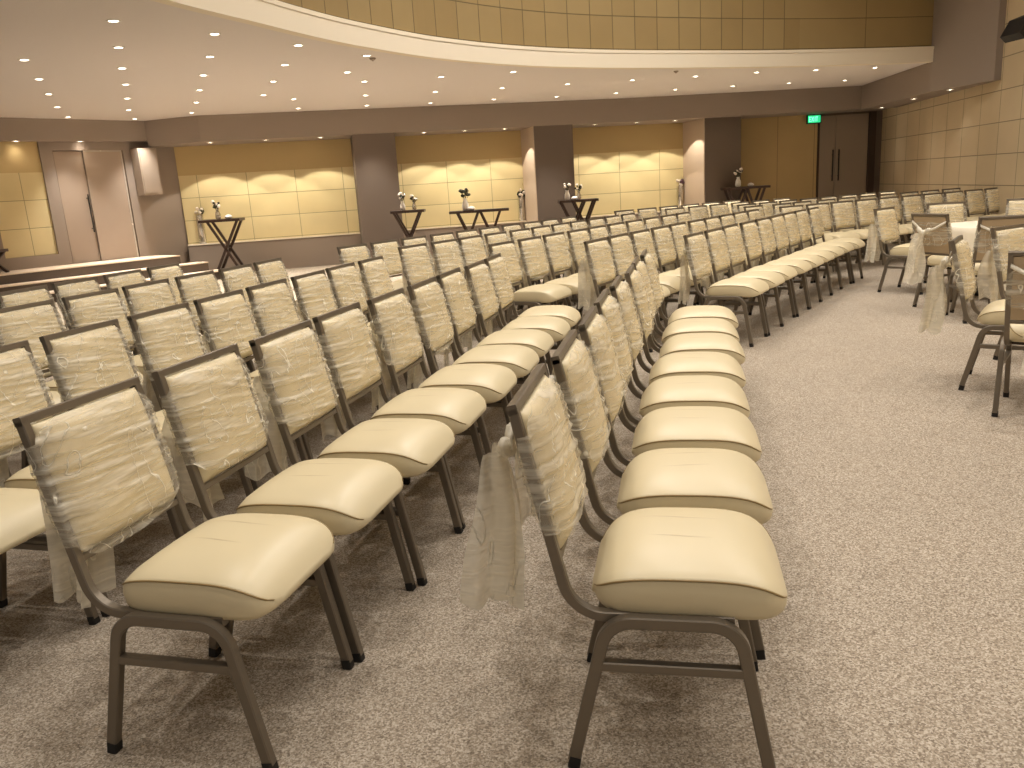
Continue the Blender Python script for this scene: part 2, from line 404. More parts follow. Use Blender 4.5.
fascia_band('trim_6', -.12, .008, ZC+.20, ZC+.245, M['cream_paint'], 'thin lip on top of the curved fascia')
mb = MB()
UC = [Vector((p.x, p.y, 0)) for p in FC]
L = 0; pr = []
for i, p in enumerate(FC):
    t = (FC[min(i+1, len(FC)-1)]-FC[max(i-1, 0)]).normalized(); nrm = Vector((t.y, -t.x, 0))
    if i: L += (p-FC[i-1]).length
    pr.append((p-nrm*.07, L))
LT = pr[-1][1]
for (a, la), (b, lb) in zip(pr[:-1], pr[1:]):
    z0, z1 = ZC+.2, ZH
    i = [mb.vert((a.x, a.y, z0)), mb.vert((b.x, b.y, z0)), mb.vert((b.x, b.y, z1)), mb.vert((a.x, a.y, z1))]
    mb.face(i, [(la, z0-3.35), (lb, z0-3.35), (lb, z1-3.35), (la, z1-3.35)])
mb2 = MB(); keep = []
for fi, f in enumerate(mb.f): (keep if min(u_ for u_, v_ in mb.uv[fi]) < LT-2.6 else mb2.f).append(f if min(u_ for u_, v_ in mb.uv[fi]) < LT-2.6 else (fi, f))
for k_, (fi, f) in enumerate(list(mb2.f)): mb2.f[k_] = tuple(range(len(mb2.v), len(mb2.v)+4)); mb2.v += [mb.v[q_] for q_ in f]; mb2.uv[k_] = [(u_-LT+2.6, v_) for u_, v_ in mb.uv[fi]]
mb.uv = {i_: mb.uv[fi] for i_, fi in enumerate([fi for fi, f in enumerate(mb.f) if f in set(keep)])}; mb.f = keep
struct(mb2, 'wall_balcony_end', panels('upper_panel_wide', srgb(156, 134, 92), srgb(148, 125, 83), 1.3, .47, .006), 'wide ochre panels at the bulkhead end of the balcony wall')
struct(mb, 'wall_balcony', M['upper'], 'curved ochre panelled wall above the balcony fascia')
mb = MB(); mb.box(-14, 11, -5, 21, ZH, ZH+.1); struct(mb, 'ceiling', M['ceiling'], 'high flat hall ceiling', 'ceiling')

# landing and steps in front of the left wall
for i, (d, z, s1, nm) in enumerate(((.92, .50, 2.70, 'landing'), (1.30, .335, 3.05, 'upper_step'), (1.68, .168, 3.25, 'lower_step'))):
    d0 = (.04, .92, 1.30)[i]
    mb = MB(); mb.box(-6, s1, d0, d-.001, 0, z-.02, WL)
    o = struct(mb, 'floor_'+nm, M['riser'], ['raised taupe landing below the tall door', 'taupe upper step down from the landing', 'taupe lower step down from the landing'][i], 'step')
    mb = MB(); mb.box(-6, s1, d0, d+.012, z-.02, z, WL)
    struct(mb, 'trim_%d' % (7+i), M['nosing'], ['pale top edge of the raised landing', 'pale tread of the upper step', 'pale tread of the lower step'][i], 'trim')

# doors
d1 = empty('door_1', wallpt(PL, AL, 1.7, 0, .5), AL); tag(d1, 'tall taupe double door with long pull handle behind the landing', 'door', kind='structure')
def lm(s0, s1, dd0, dd1, z0, z1, name, mat, par, org):
    mb = MB(); mb.box(s0-org, s1-org, -dd1, -dd0, z0-.5, z1-.5); return mb.build(name, mat, par)
leaf = lm(1.09, 1.60, -.06, -.02, .5, 2.53, 'door_leaf', M['door'], d1, 1.7)
leaf2 = lm(1.61, 2.31, -.05, .015, .5, 2.53, 'door_leaf', M['door'], d1, 1.7)
mb = MB(); mb.box(-.09, .64, -.025, .03, 2.02, 2.055); mb.box(.61, .64, -.025, .03, 0, 2.055); tag(mb.build('edge_strip', M['chrome'], leaf2), 'chrome edge strip')
mb = MB(); mb.tube((-.155, -.055, .55), (-.155, -.055, 1.25), .014); mb.tube((-.155, -.055, .62), (-.155, .03, .62), .008); mb.tube((-.155, -.055, 1.18), (-.155, .03, 1.18), .008)
mb.build('handle', M['rubber'], leaf)
d2 = empty('door_2', (7.95, 19.42, 0)); tag(d2, 'dark double door with two upright bar handles under the beam', 'door', kind='structure')
for x0, x1, hx in ((-.5, -.135, -.2), (-.125, .62, -.06)):
    mb = MB(); mb.box(x0, x1, -.03, .02, .01, 2.55); lf = mb.build('door_leaf', M['door_dark'], d2)
    mb = MB(); mb.tube((hx, -.085, 1.09), (hx, -.085, 1.79), .016); mb.tube((hx, -.085, 1.2), (hx, -.02, 1.2), .009); mb.tube((hx, -.085, 1.68), (hx, -.02, 1.68), .009)
    mb.build('handle', M['black'], lf)
mb = MB(); mb.box(.63, .78, -.08, .02, 0, 2.58); mb.box(-.55, -.51, -.06, .02, 0, 2.58); mb.build('door_jamb', plain('jamb', srgb(62, 46, 36), .6), d2)

# ------------------------------------------------------------------ fittings
ORD = ['first', 'second', 'third', 'fourth', 'fifth', 'sixth', 'seventh', 'eighth', 'ninth', 'tenth', 'eleventh', 'twelfth', 'thirteenth', 'fourteenth', 'fifteenth']
def ring_mesh():
    mb = MB(); mb.lathe([(.042, -.002), (.045, -.007), (.062, -.006), (.066, 0), (.066, .002), (.042, .002)], 20); return mb.mesh('trim_ring', autosmooth=.7)
def lens_mesh():
    mb = MB(); mb.lathe([(.042, .002), (.042, -.002), (.03, -.004), (.006, -.005)], 20); return mb.mesh('lens', smooth=True)
RING, LENS = ring_mesh(), lens_mesh()
def spot(loc, e, ang, blend=.5, col=(1, .945, .865), r=.05, name='downlight_beam', par=None, rot=(0, 0, 0)):
    ld = bpy.data.lights.new(name, 'SPOT'); ld.energy = e; ld.spot_size = math.radians(ang); ld.spot_blend = blend; ld.color = col; ld.shadow_soft_size = r
    o = bpy.data.objects.new(name, ld); COL.objects.link(o); o.rotation_euler = rot
    if par: o.parent = par; o.location = (0, 0, -.02)
    else: o.location = loc
    return o
def downlight(x, y, z, label, group, e, ang, blend=.5, r=.04, col=(1, .945, .865)):
    t = tag(empty('recessed_downlight', (x, y, z)), label, 'ceiling light', group)
    link_obj('trim_ring', RING, M['white'], t); link_obj('lens', LENS, M['lamp'], t)
    spot((0, 0, 0), e, ang, blend, col, r, par=t)
LINES = [[(-7.56, 15.16), (-6.98, 13.71), (-6.32, 12.24), (-5.72, 10.91), (-5.14, 9.57)],
 [(-6.80, 16.12), (-6.27, 14.68), (-5.63, 13.2), (-5.02, 11.79), (-4.48, 10.49), (-3.93, 9.2), (-3.41, 7.97)],
 [(-5.56, 15.68), (-4.94, 14.21), (-4.37, 12.79), (-3.82, 11.41), (-3.27, 10.08), (-2.78, 8.82)],
 [(-3.69, 16.05), (-3.41, 14.59), (-3.71, 13.82), (-3.16, 12.38), (-2.63, 10.99), (-2.15, 9.71)],
 [(-2.44, 16.3), (-2.2, 14.7), (-1.94, 12.97), (-2.01, 11.94), (-1.54, 10.68)],
 [(-1.24, 16.57), (-1.01, 14.8), (-.78, 12.98)], [(-.01, 16.62), (.15, 14.87), (.31, 12.93)], [(1.23, 16.85), (1.29, 14.89)], [(2.41, 16.85), (2.42, 14.89)],
 [(3.59, 16.88), (3.53, 14.92)], [(4.74, 16.92), (4.59, 14.89)], [(5.89, 17.01), (5.7, 15.09)], [(7.06, 17.15), (6.83, 15.29)]]
for i, ln in enumerate(LINES):
    for j, (x, y) in enumerate(ln):
        downlight(x, y, ZC, 'recessed ceiling downlight, %s from the beam in the %s line counting from the tall door' % (ORD[j], ORD[i]), 'downlights in the balcony underside', 265, 72, 1.0)
ZL = 2.70
SOF = [(*ll(.45, .12), ZL, 'over the yellow panels beside the tall door'), (*ll(1.55, .12), ZL, 'directly above the tall taupe door')]
for i, (s, w) in enumerate(((.55, 'near end of the first lit niche'), (1.6, 'middle of the first lit niche'), (2.66, 'pillar end of the first lit niche'), (4.75, 'near end of the second lit niche'), (5.6, 'middle of the second lit niche'), (6.45, 'far end of the second lit niche'), (8.45, 'near end of the third lit niche'), (9.4, 'middle of the third lit niche'), (10.3, 'far end of the third lit niche'))):
    p = wallpt(PB, AB, s, .8, ZS); SOF.append((p.x, p.y, ZS, 'above the '+w))
for x, y, z, w in SOF: downlight(x, y, z, 'small downlight in the beam %s' % w, 'downlights in the beam', 62 if z == ZS else 3, 108 if z == ZS else 120, .12 if z == ZS else .8, .02, (1, .91, .76))
for (x, y), w in (((8.32, 18.2), 'farthest above the tiled side wall'), ((8.06, 16.3), 'middle one above the tiled side wall'), ((7.92, 14.75), 'nearest to the hall above the tiled side wall')):
    downlight(x, y, 2.58, 'small downlight in the bulkhead, %s' % w, 'downlights in the bulkhead', 8, 80, .9)
# smoke detectors
for x, y, w in ((-1.50, 10.90, 'beside a downlight near the curved balcony edge'), (3.0, 14.03, 'between downlights over the middle block of chairs')):
    mb = MB(); mb.lathe([(.04, .002), (.04, -.012), (.024, -.025), (.01, -.03), (.01, -.036)], 14); tag(mb.build('smoke_detector', M['speaker_grey'], autosmooth=.6), 'small round smoke detector %s' % w, 'smoke detector').location = (x, y, ZC)

# exit sign
ex = tag(empty('exit_sign', (7.27, 19.30, 2.49)), 'green lit exit sign hung under the beam beside the dark double door', 'exit sign')
mb = MB(); mb.box(-.19, .19, -.03, .03, -.105, .105); mb.build('housing', plain('sign_dark', srgb(10, 66, 38), .5), ex)
mb = MB(); mb.box(-.165, .165, -.036, -.031, -.085, .085); mb.build('sign_face', M['green'], ex)
def letter_e(mb, x): mb.box(x, x+.012, -.041, -.037, -.055, .055); [mb.box(x, x+.05, -.041, -.037, z, z+.014) for z in (-.055, -.007, .041)]
mb = MB(); x = -.14
letter_e(mb, x)
for q in (1, -1): mb.sweep([(x+.065, -.039, -.055*q), (x+.125, -.039, .055*q)], [(-.002, -.007), (.002, -.007), (.002, .007), (-.002, .007)], (0, 1, 0))
mb.box(x+.15, x+.164, -.041, -.037, -.055, .055)
mb.box(x+.20, x+.214, -.041, -.037, -.055, .055); mb.box(x+.178, x+.236, -.041, -.037, .041, .055)
mb.build('lettering', M['exit_white'], ex)
mb = MB(); mb.box(-.02, .02, -.02, .02, .105, .112); mb.tube((-.1, 0, .1), (-.1, 0, .14), .006); mb.tube((.1, 0, .1), (.1, 0, .14), .006); mb.build('hanger', M['black'], ex); ex.scale = (.86, 1, .92)

# loudspeakers
p = wallpt(PL, AL, 2.69, .04, 2.12)
sp = tag(empty('wall_loudspeaker', p, AL), 'grey box loudspeaker fixed to the wall beside the tall door', 'loudspeaker')
mb = MB(); mb.sweep([(-.19, -.30, 0), (.19, -.30, 0)], [(-.44, 0), (-.44, .24), (-.36, .28), (.44, .28), (.44, 0)], (0, 0, 1)); mb.build('cabinet', M['speaker_grey'], sp)
mb = MB(); mb.box(-.165, .165, -.312, -.301, -.40, .40); mb.build('grille', plain('grille_grey', srgb(166, 150, 134), .8), sp)
mb = MB(); mb.box(-.06, .06, -.03, 0, -.1, .1); mb.build('bracket', M['black'], sp)
ss = tag(empty('side_loudspeaker', (7.70, 12.3, 3.2), math.radians(8)), 'black loudspeaker jutting from the tiled wall beyond the bulkhead', 'loudspeaker')
Mx = Matrix.Rotation(math.radians(-14), 4, 'Y')
mb = MB(); pr = [(-.34, -.05), (-.27, -.15), (.10, -.15), (.10, .15), (-.16, .13)]
i0 = len(mb.v)
for y in (-.19, .19):
    for a, b in pr: mb.v.append(tuple(Mx @ Vector((a, y, b))))
n = len(pr); mb.f.append(tuple(range(n))); mb.f.append(tuple(range(n, 2*n)))
for k in range(n): mb.f.append((k, (k+1) % n, n+(k+1) % n, n+k))
mb.build('cabinet', M['black'], ss)
mb = MB(); mb.tube((.08, 0, 0), (.14, 0, 0), .025); mb.box(.13, .155, -.08, .08, -.1, .1); mb.build('bracket', M['black'], ss)

# ------------------------------------------------------------------ console tables with vases
def console(cx, cy, rz, Ln, dep, h, frames, label, z0=0):
    t = tag(empty('console_table', (cx, cy, z0), rz), label, 'table', 'dark console tables along the back wall')
    mb = MB(); mb.box(-Ln/2, Ln/2, -dep/2, dep/2, h-.05, h); mb.build('tabletop', M['dark_wood'], t)
    for (a, b) in frames:
        for y in (-dep/2+.05, dep/2-.05):
            mb = MB()
            for p, q in (((a, h-.035), (b, 0)), ((b, h-.035), (a, 0))):
                mb.sweep([(p[0], y, p[1]), (q[0], y, q[1])], [(-.022, -.024), (.022, -.024), (.022, .024), (-.022, .024)], (0, 1, 0))
            mb.build('trestle_leg', M['dark_wood'], t)
        mb = MB(); m = (a+b)/2; mb.tube((m, -dep/2+.04, h/2), (m, dep/2-.04, h/2), .012); mb.build('cross_bar', M['dark_wood'], t)
    return t
def vase(x, y, z, hgt, kind, label):
    t = tag(empty('flower_vase', (x, y, z)), label, 'vase')
    mb = MB(); w = hgt*.16
    mb.lathe([(w*.7, 0), (w, .1*hgt), (w*.9, .3*hgt), (w*.45, .48*hgt), (w*.6, .54*hgt)], 14); mb.build('vase_body', M['glass'] if kind == 'glass' else M['white'], t, smooth=True)
    mb = MB(); ml = MB(); mf = MB()
    for k in range(9):
        an = 2*PI*k/9+random.random(); rr = hgt*(.10+.16*random.random()); zz = hgt*(.66+.34*random.random())
        tip = (rr*math.cos(an), rr*math.sin(an), zz); mb.tube((0, 0, hgt*.4), tip, .004, 5)
        (mf if k % 3 else ml).blob(tip, hgt*.07*(1+random.random()*.5), 7, 5, (1, 1, .8), .5)
        lp = Vector(tip)*.72; ml.blob((lp.x, lp.y, lp.z+hgt*.16), hgt*.06, 6, 4, (1.3, .8, .6), .5)
    mb.build('stems', M['leaf'], t); ml.build('leaves', M['leaf'], t, smooth=True)
    mf.build('blossoms', M['leaf'] if kind == 'dark' else M['petal'], t, smooth=True)
    return t
def dish(x, y, z, r, label):
    mb = MB(); mb.lathe([(r*.55, 0), (r, r*.3), (r*.95, r*.62), (r*.6, r*.95), (r*.15, r*1.08)], 14)
    o = mb.build('folded_napkin', M['white'], smooth=True); tag(o, label, 'napkin'); o.location = (x, y, z)
def on(t, lx, ly=0):
    v = Matrix.Rotation(t.rotation_euler.z, 3, 'Z') @ Vector((lx, ly, 0)); return t.location.x+v.x, t.location.y+v.y
t1 = console(-5.55, 16.45, AB*.3, .80, .45, 1.13, [(-.24, .34)], 'small dark console table with crossed legs before the first niche')
x, y = on(t1, -.06); vase(x, y, 1.13, .36, 'glass', 'slim vase of white flowers on the table before the first niche')
x, y = on(t1, .14); dish(x, y, 1.13, .075, 'white rounded napkin beside the slim vase of white flowers')
t2 = console(-1.84, 16.4, 0, .66, .42, 1.08, [(-.27, .24)], 'small dark crossed leg console table against the first pillar')
x, y = on(t2, -.1); vase(x, y, 1.08, .34, 'white', 'full white flower bunch on the table against the first pillar')
x, y = on(t2, .12, .08); vase(x, y, 1.08, .28, 'glass', 'shorter spray of pale flowers beside the full white bunch')
t3 = console(-.44, 16.6, .0, 1.19, .42, 1.0, [(-.44, -.02), (.02, .42)], 'longer dark console table with two crossed frames before the second niche')
x, y = on(t3, -.27); vase(x, y, 1.0, .44, 'dark', 'tall dark foliage in a vase on the longer console table')
x, y = on(t3, -.15, -.08); dish(x, y, 1.0, .075, 'white rounded napkin beside the tall dark foliage')
t4 = console(1.60, 17.1, .0, .80, .46, 1.07, [(-.36, .12), (-.1, .33)], 'dark console table in front of the second pillar')
x, y = on(t4, -.22); vase(x, y, 1.07, .36, 'white', 'white vase standing before the second pillar')
x, y = on(t4, .03, .1); vase(x, y, 1.07, .3, 'glass', 'glass vase on the edge of the second pillar table')
x, y = on(t4, -.08, -.1); dish(x, y, 1.07, .07, 'white rounded napkin on the table before the second pillar')
t5 = console(5.40, 18.25, .0, .98, .42, 1.1, [(-.42, 0), (.0, .38)], 'dark console table in the dim recess beside the double door')
x, y = on(t5, -.16); vase(x, y, 1.1, .40, 'white', 'white vase with dark flowers on the table in the dim recess')
x, y = on(t5, .12); dish(x, y, 1.1, .07, 'white rounded napkin on the table in the dim recess')
t0 = console(-8.72, 13.95, 0, .50, .36, .40, [(-.2, .2)], 'low dark table on the landing before the yellow panels', .5)
def stand(s, d, z, h, mat, label):
    p = wallpt(PB, AB, s, d, z); t = tag(empty('tall_flower_stand', p), label, 'flower stand', 'tall stands at the niche edges')
    mb = MB(); mb.lathe([(.07, 0), (.07, .015), (.02, .03), (.016, h*.55), (.02, h*.7), (.05, h*.74)], 14); mb.build('pole', M['chrome'], t, smooth=True)
    mb = MB(); mb.lathe([(.05, .02), (.075, .05), (.075, h*.72), (.07, h*.73)], 16); mb.build('glass_sleeve', M['glass'], t, smooth=True)
    mb = MB(); mc = MB()
    for k in range(12):
        v = Vector((random.gauss(0, 1), random.gauss(0, 1), random.gauss(0, .9))).normalized()*.075
        (mb if k % 2 else mc).blob((v.x, v.y, h*.84+v.z), .035, 7, 5, (1, 1, 1), .4)
    mb.build('blossoms', M['petal'], t, smooth=True); mc.build('foliage', mat, t, smooth=True)
stand(.05, .05, .645, .80, M['leaf'], 'tall glass stand with flowers at the near edge of the first niche')
stand(6.9, .05, .645, .72, M['leaf'], 'tall glass stand at the far edge of the second niche')
stand(10.74, .05, .645, .74, M['purple'], 'tall chrome stand with purple flowers at the far edge of the third niche')

# ------------------------------------------------------------------ banquet chair
TW = .0125
XP, XL = .203, .2275        # back posts, leg frames
PBASE, PTOP = Vector((0, -.213, .400)), Vector((0, -.326, .906))
EB = (PTOP-PBASE).normalized(); NB = Vector((0, EB.z, -EB.y))      # up the back, out of its front
def bp(x, s, n): return PBASE + Vector((x, 0, 0)) + EB*s + NB*n
LB = (PTOP-PBASE).length

def m_leg(sx):
    mb = MB(); x = sx*XL
    path = fillet([(x, -.221, .02), (x, -.128, .400), (x, .168, .400), (x, .241, .02)], [.075, .075], 8)
    mb.sweep(path, [(a, b*1.16) for a, b in sqprof(TW+.0005)], (1, 0, 0)); return mb.mesh('leg_frame', autosmooth=.6)
def m_foot(sx, y):
    mb = MB(); x = sx*XL; dy = .0056 if y < 0 else -.0045
    mb.sweep([(x, y, 0), (x, y+dy, .03)], sqprof(TW+.0022), (1, 0, 0)); return mb.mesh('foot_cap', autosmooth=.6)
def m_stretch(sx):
    mb = MB(); mb.sweep([(sx*XL, -.165, .283), (sx*XL, .195, .283)], sqprof(.0122), (1, 0, 0)); return mb.mesh('stretcher', autosmooth=.6)
def m_back():
    mb = MB()
    for sx in (-1, 1):
        x = sx*XP; b = Vector((x, 0, 0))
        mb.sweep(fillet([(x, .16, .400), tuple(b+PBASE), tuple(b+PTOP-EB*.0)], [.10], 9), sqprof(TW), (1, 0, 0))
    c = bp(0, LB-.001, 0)
    mb.sweep([(-XP-TW, c.y, c.z), (XP+TW, c.y, c.z)], [(a*.92, b*1.0) for a, b in sqprof(TW)], tuple(EB))
    c = bp(0, .140, 0); mb.sweep([(-XP, c.y, c.z), (XP, c.y, c.z)], sqprof(.009), tuple(EB))
    return mb.mesh('back_frame', autosmooth=.6)
def m_pan():
    mb = MB(); mb.box(-.185, .185, -.12, .19, .392, .405)
    mb.sweep([(-XP, .12, .392), (XP, .12, .392)], sqprof(.011), (0, 0, 1)); mb.sweep([(-XP, -.07, .392), (XP, -.07, .392)], sqprof(.011), (0, 0, 1))
    return mb.mesh('seat_pan')
SY0, SY1 = -.172, .284
def seat_w(y):
    t = (y-(SY0+SY1)/2)/((SY1-SY0)/2); t = min(1, abs(t)); e = 4.5 if y < .05 else 6.5
    return .213*(1-t**e)**(1/e)*1.0
def seam_z(y):
    t = (y-.055)/.235; return .502-.050*abs(t)**3.4
def m_seat():
    mb = MB(); rows = []
    N = 26
    for i in range(N+1):
        c = -math.cos(PI*i/N); y = (SY0+SY1)/2+(SY1-SY0)/2*c
        w = max(.135, seat_w(y)) if 0 < i < N else .13
        e = 1-abs(c)**8
        zs = seam_z(y); zb = .404; 
        k = .25+.75*(1-abs(c)**10)     # the height closes at front and rear
        mid = zb+.42*(zs-zb)
        z = lambda q: mid+(q-mid)*k
        cr = .014*(1-abs(c)**3)
        row = []
        half = [(0, zb), (w*.8, zb), (w-.004, zb+.001), (w+.001, zb+.014), (w+.004, (zs+zb)/2+.004), (w, zs-.008), (w-.003, zs-.001), (w-.007, zs+.002), (w-.03, zs+.009), (w*.7, zs+.012+cr*.5), (w*.35, zs+.012+cr*.9), (0, zs+.012+cr)]
        for x, zz in half: row.append((x, y, z(zz)))
        for x, zz in half[-2:0:-1]: row.append((-x, y, z(zz)))
        rows.append(row)
    mb.grid(rows, wrap=True)
    n = len(rows[0]); mb.f.append(tuple(range(n))); b = N*n; mb.f.append(tuple(b+k for k in reversed(range(n))))
    return mb.mesh('seat', smooth=True)
def m_piping():
    mb = MB()
    for sx in (-1, 1):
        pts = []
        for i in range(1, 26):
            c = -math.cos(PI*i/26); y = (SY0+SY1)/2+(SY1-SY0)/2*c
            if abs(c) > .985: continue
            w = max(.135, seat_w(y)); k = .25+.75*(1-abs(c)**10); zs = seam_z(y); zb = .404; mid = zb+.42*(zs-zb)
            pts.append((sx*(w-.001), y, mid+(zs-.003-mid)*k))
        mb.sweep(pts, [(.0027*math.cos(2*PI*k/6), .0027*math.sin(2*PI*k/6)) for k in range(6)], (1, 0, 0))
    return mb.mesh('piping', smooth=True)
S0, S1 = .155, LB-.016
def padn(x, s):
    u = min(1, abs(x)/.190); v = min(1, abs((s-(S0+S1)/2)/((S1-S0)/2)))
    return .008+.040*(1-u**5)**.6*(1-v**8)**.6
def m_pad():
    mb = MB(); fr = []; NX, NS = 16, 16
    rows = []
    for i in range(NS+1):
        v = -math.cos(PI*i/NS); s = (S0+S1)/2+(S1-S0)/2*v
        row = []
        for j in range(NX+1):
            u = -math.cos(PI*j/NX); x = .190*u; row.append(bp(x, s, padn(x, s)))
        for j in range(NX, -1, -1):
            u = -math.cos(PI*j/NX); x = .190*u; row.append(bp(x, s, -.006))
        rows.append(row)
    mb.grid(rows, wrap=True); n = len(rows[0]); mb.f.append(tuple(range(n))); b = NS*n; mb.f.append(tuple(b+k for k in reversed(range(n))))
    return mb.mesh('backrest', autosmooth=1.0)
def m_backpanel():
    mb = MB()
    a = [bp(x, s, -.0065) for s in (S0, S1) for x in (-.19, .19)]; b = [bp(x, s, -.010) for s in (S0, S1) for x in (-.19, .19)]
    i = len(mb.v); mb.v += [tuple(q) for q in a+b]
    for q in ((0,1,3,2), (4,6,7,5), (0,4,5,1), (2,3,7,6), (0,2,6,4), (1,5,7,3)): mb.f.append(tuple(i+k for k in q))
    return mb.mesh('back_panel')
def m_wrap(seed):
    rnd = random.Random(seed); off = Vector((rnd.random()*50, rnd.random()*50, rnd.random()*50)); sh = .25+.5*rnd.random(); low = rnd.uniform(.0, .05)
    mb = MB(); rows = []; NS = 60
    P = []
    for j in range(31): P.append(('f', -.2155+.431*j/30))
    for n in (.012, -.006): P.append(('r', n))
    for j in range(14): P.append(('b', .2155-.431*j/13))
    for n in (-.006, .012): P.append(('l', n))
    for i in range(NS+1):
        t = i/NS; row = []
        for k, q in P:
            x = q if k in 'fb' else (.2172 if k == 'r' else -.2172)
            ed = (abs(x)/.2195)
            top = LB-.015-.055*ed**6; bot = .135+low+.05*ed**6+.012*math.sin(x*9+seed)
            if k == 'b': top -= .05; bot += .06
            s = bot+(top-bot)*t
            # gathered folds: stretched ridged noise, slanting across the back
            c = Vector((x*2.4, (s-sh*.30*x)*36, seed*3.1))+off
            w = (1-abs(noise.noise(c))*2)**1; w = w*abs(w); w2 = 1-abs(noise.noise(c*2.1+Vector((9, 3, 1))))*2
            a = (.0100+.004*(1-t))*(w*.7+w2*.3)
            if k == 'f': n = max(padn(x, s) if abs(x) < .19 else 0, .0135)+.004; row.append(bp(x, s, n+max(-.003, a)))
            elif k == 'b': row.append(bp(x, s, -.0165-max(0, a)*.6))
            else: row.append(bp(x+(max(0, a)*.2 if k == 'r' else -max(0, a)*.2), s, q))
        rows.append(row)
    mb.grid(rows, wrap=True)
    return mb.mesh('sash_wrap', smooth=True)
def m_tail(seed, yaws=(.42, -.5), yb=-.388, sc_=1.0):
    rnd = random.Random(seed); mb = MB()
    for st, (dx, L, w0, w1) in enumerate(((-.025, .42+.06*rnd.random(), .026, .075), (.03, .36+.08*rnd.random(), .024, .07))):
        rows = []; ph = rnd.random()*6; lean = rnd.uniform(-.06, .06)
        for i in range(23):
            t = i/22; w = (w0+(w1-w0)*min(1, t*1.6)**.7)*sc_; row = []
            for j in range(15):
                u = j/14*2-1
                x = dx+u*w+lean*t+.012*math.sin(t*5+ph); f = .015*math.sin(u*5.5+ph+t*2)*(.35+.65*t)
                yw = yaws[st]; xx = x-dx-lean*t; cx_ = dx+lean*t
                row.append((cx_+xx*math.cos(yw)-f*math.sin(yw), yb-.02*t-.010*st+xx*math.sin(yw)+f*math.cos(yw), .742-L*t+.012*math.sin(u*4+ph)*(t > .95)))
            rows.append(row)
        mb.grid(rows)
    return mb.mesh('sash_tail', smooth=True)
def m_knot(seed):
    rnd = random.Random(seed); mb = MB()
    def lump(c, r, sq, tilt):
        i = len(mb.v); mb.blob((0, 0, 0), r, 12, 9, sq, 0)
        Rm = Matrix.Rotation(tilt, 3, 'Y')
        for k in range(i, len(mb.v)):
            v = Rm @ Vector(mb.v[k]); a = noise.noise(v*60+Vector((seed, 0, 0)))*.006; mb.v[k] = tuple(Vector(c)+v+v.normalized()*a)
    lump((0, -.388, .745), .026, (1, .9, 1), 0); lump((-.045, -.385, .765), .042, (1.1, .45, .55), .6); lump((.045, -.385, .762), .040, (1.1, .45, .55), -.6)
    # the two bands drawn to the posts
    for sx in (-1, 1):
        a = bp(sx*.20, LB-.06, -.02); b = Vector((0, -.382, .745))
        mb.sweep([tuple(a), tuple((a+b)/2+Vector((0, .006, -.006))), tuple(b)], [(-.012, -.003), (.012, -.003), (.012, .003), (-.012, .003)], (0, .3, 1))
    return mb.mesh('sash_bow', smooth=True)

LEG = {s: m_leg(s) for s in (-1, 1)}; STR = {s: m_stretch(s) for s in (-1, 1)}
FOOT = {(s, y): m_foot(s, y) for s in (-1, 1) for y in (-.2225, .243)}
BACK, PAN, SEAT, PIPE, PAD, BPAN = m_back(), m_pan(), m_seat(), m_piping(), m_pad(), m_backpanel()
NV = 5
WRAP = [m_wrap(i+1) for i in range(NV)]; TAIL = [m_tail(i+11) for i in range(NV)]; KNOT = [m_knot(i+3) for i in range(NV)]
TAILW = [m_tail(i+11, (.85, -1.0), -.41, 1.15) for i in range(NV)]
for ms, mt in ((list(LEG.values())+list(STR.values())+[BACK], 'frame'), (FOOT.values(), 'rubber'), ([PAN], 'pan'), ([SEAT, PAD], 'vinyl'), ([PIPE], 'piping'), ([BPAN], 'tan_back'), (WRAP, 'sash'), (TAIL+TAILW+KNOT, 'tail')):
    for me in ms: me.materials.append(M[mt])

def make_chair(v):
    t = empty('banquet_chair', (0, 0, 0))
    for s in (-1, 1):
        lf = link_obj('leg_frame', LEG[s], None, t)
        for y in (-.2225, .243): link_obj('foot_cap', FOOT[(s, y)], None, lf)
        link_obj('stretcher', STR[s], None, t)
    link_obj('back_frame', BACK, None, t); link_obj('seat_pan', PAN, None, t)
    link_obj('piping', PIPE, None, link_obj('seat', SEAT, None, t))
    link_obj('back_panel', BPAN, None, link_obj('backrest', PAD, None, t))
    w = link_obj('sash_wrap', WRAP[v], None, t); w['label'] = 'crinkled sheer cream wrap'
    tl = link_obj('sash_tail', TAIL[v], None, t); tl['label'] = 'sheer hanging sash tail'; link_obj('sash_bow', KNOT[v], None, tl)
    return t
PROTO = [make_chair(v) for v in range(NV)]; USED = [False]*NV
def children(o): return [c for c in COL.objects if c.parent == o]
TREE = [[(c, children(c)) for c in children(p)] for p in PROTO]
count = 0
def place(x, y, rz, label, group, v=None, small=False, tail=True, wide=False):
    global count
    v = count % NV if v is None else v; count += 1
    p = PROTO[v]
    if not USED[v] and not small and tail:
        r = p; USED[v] = True
        if wide:
            for c, gs in TREE[v]:
                if c.name.startswith('sash_tail'): c.data = TAILW[v]
    else:
        r = p.copy(); COL.objects.link(r)
        for c, gs in TREE[v]:
            if not tail and c.name.startswith('sash_tail'): continue
            d = c.copy(); COL.objects.link(d); d.parent = r
            if c.name.startswith('sash_tail'): d.data = TAILW[v] if wide else TAIL[v]
            for g in gs:
                if small and g.name.startswith(('foot_cap', 'piping')): continue
                e = g.copy(); COL.objects.link(e); e.parent = d
    r.location = (x, y, 0); r.rotation_euler = (0, 0, rz); tag(r, label, 'chair', group)
    return r

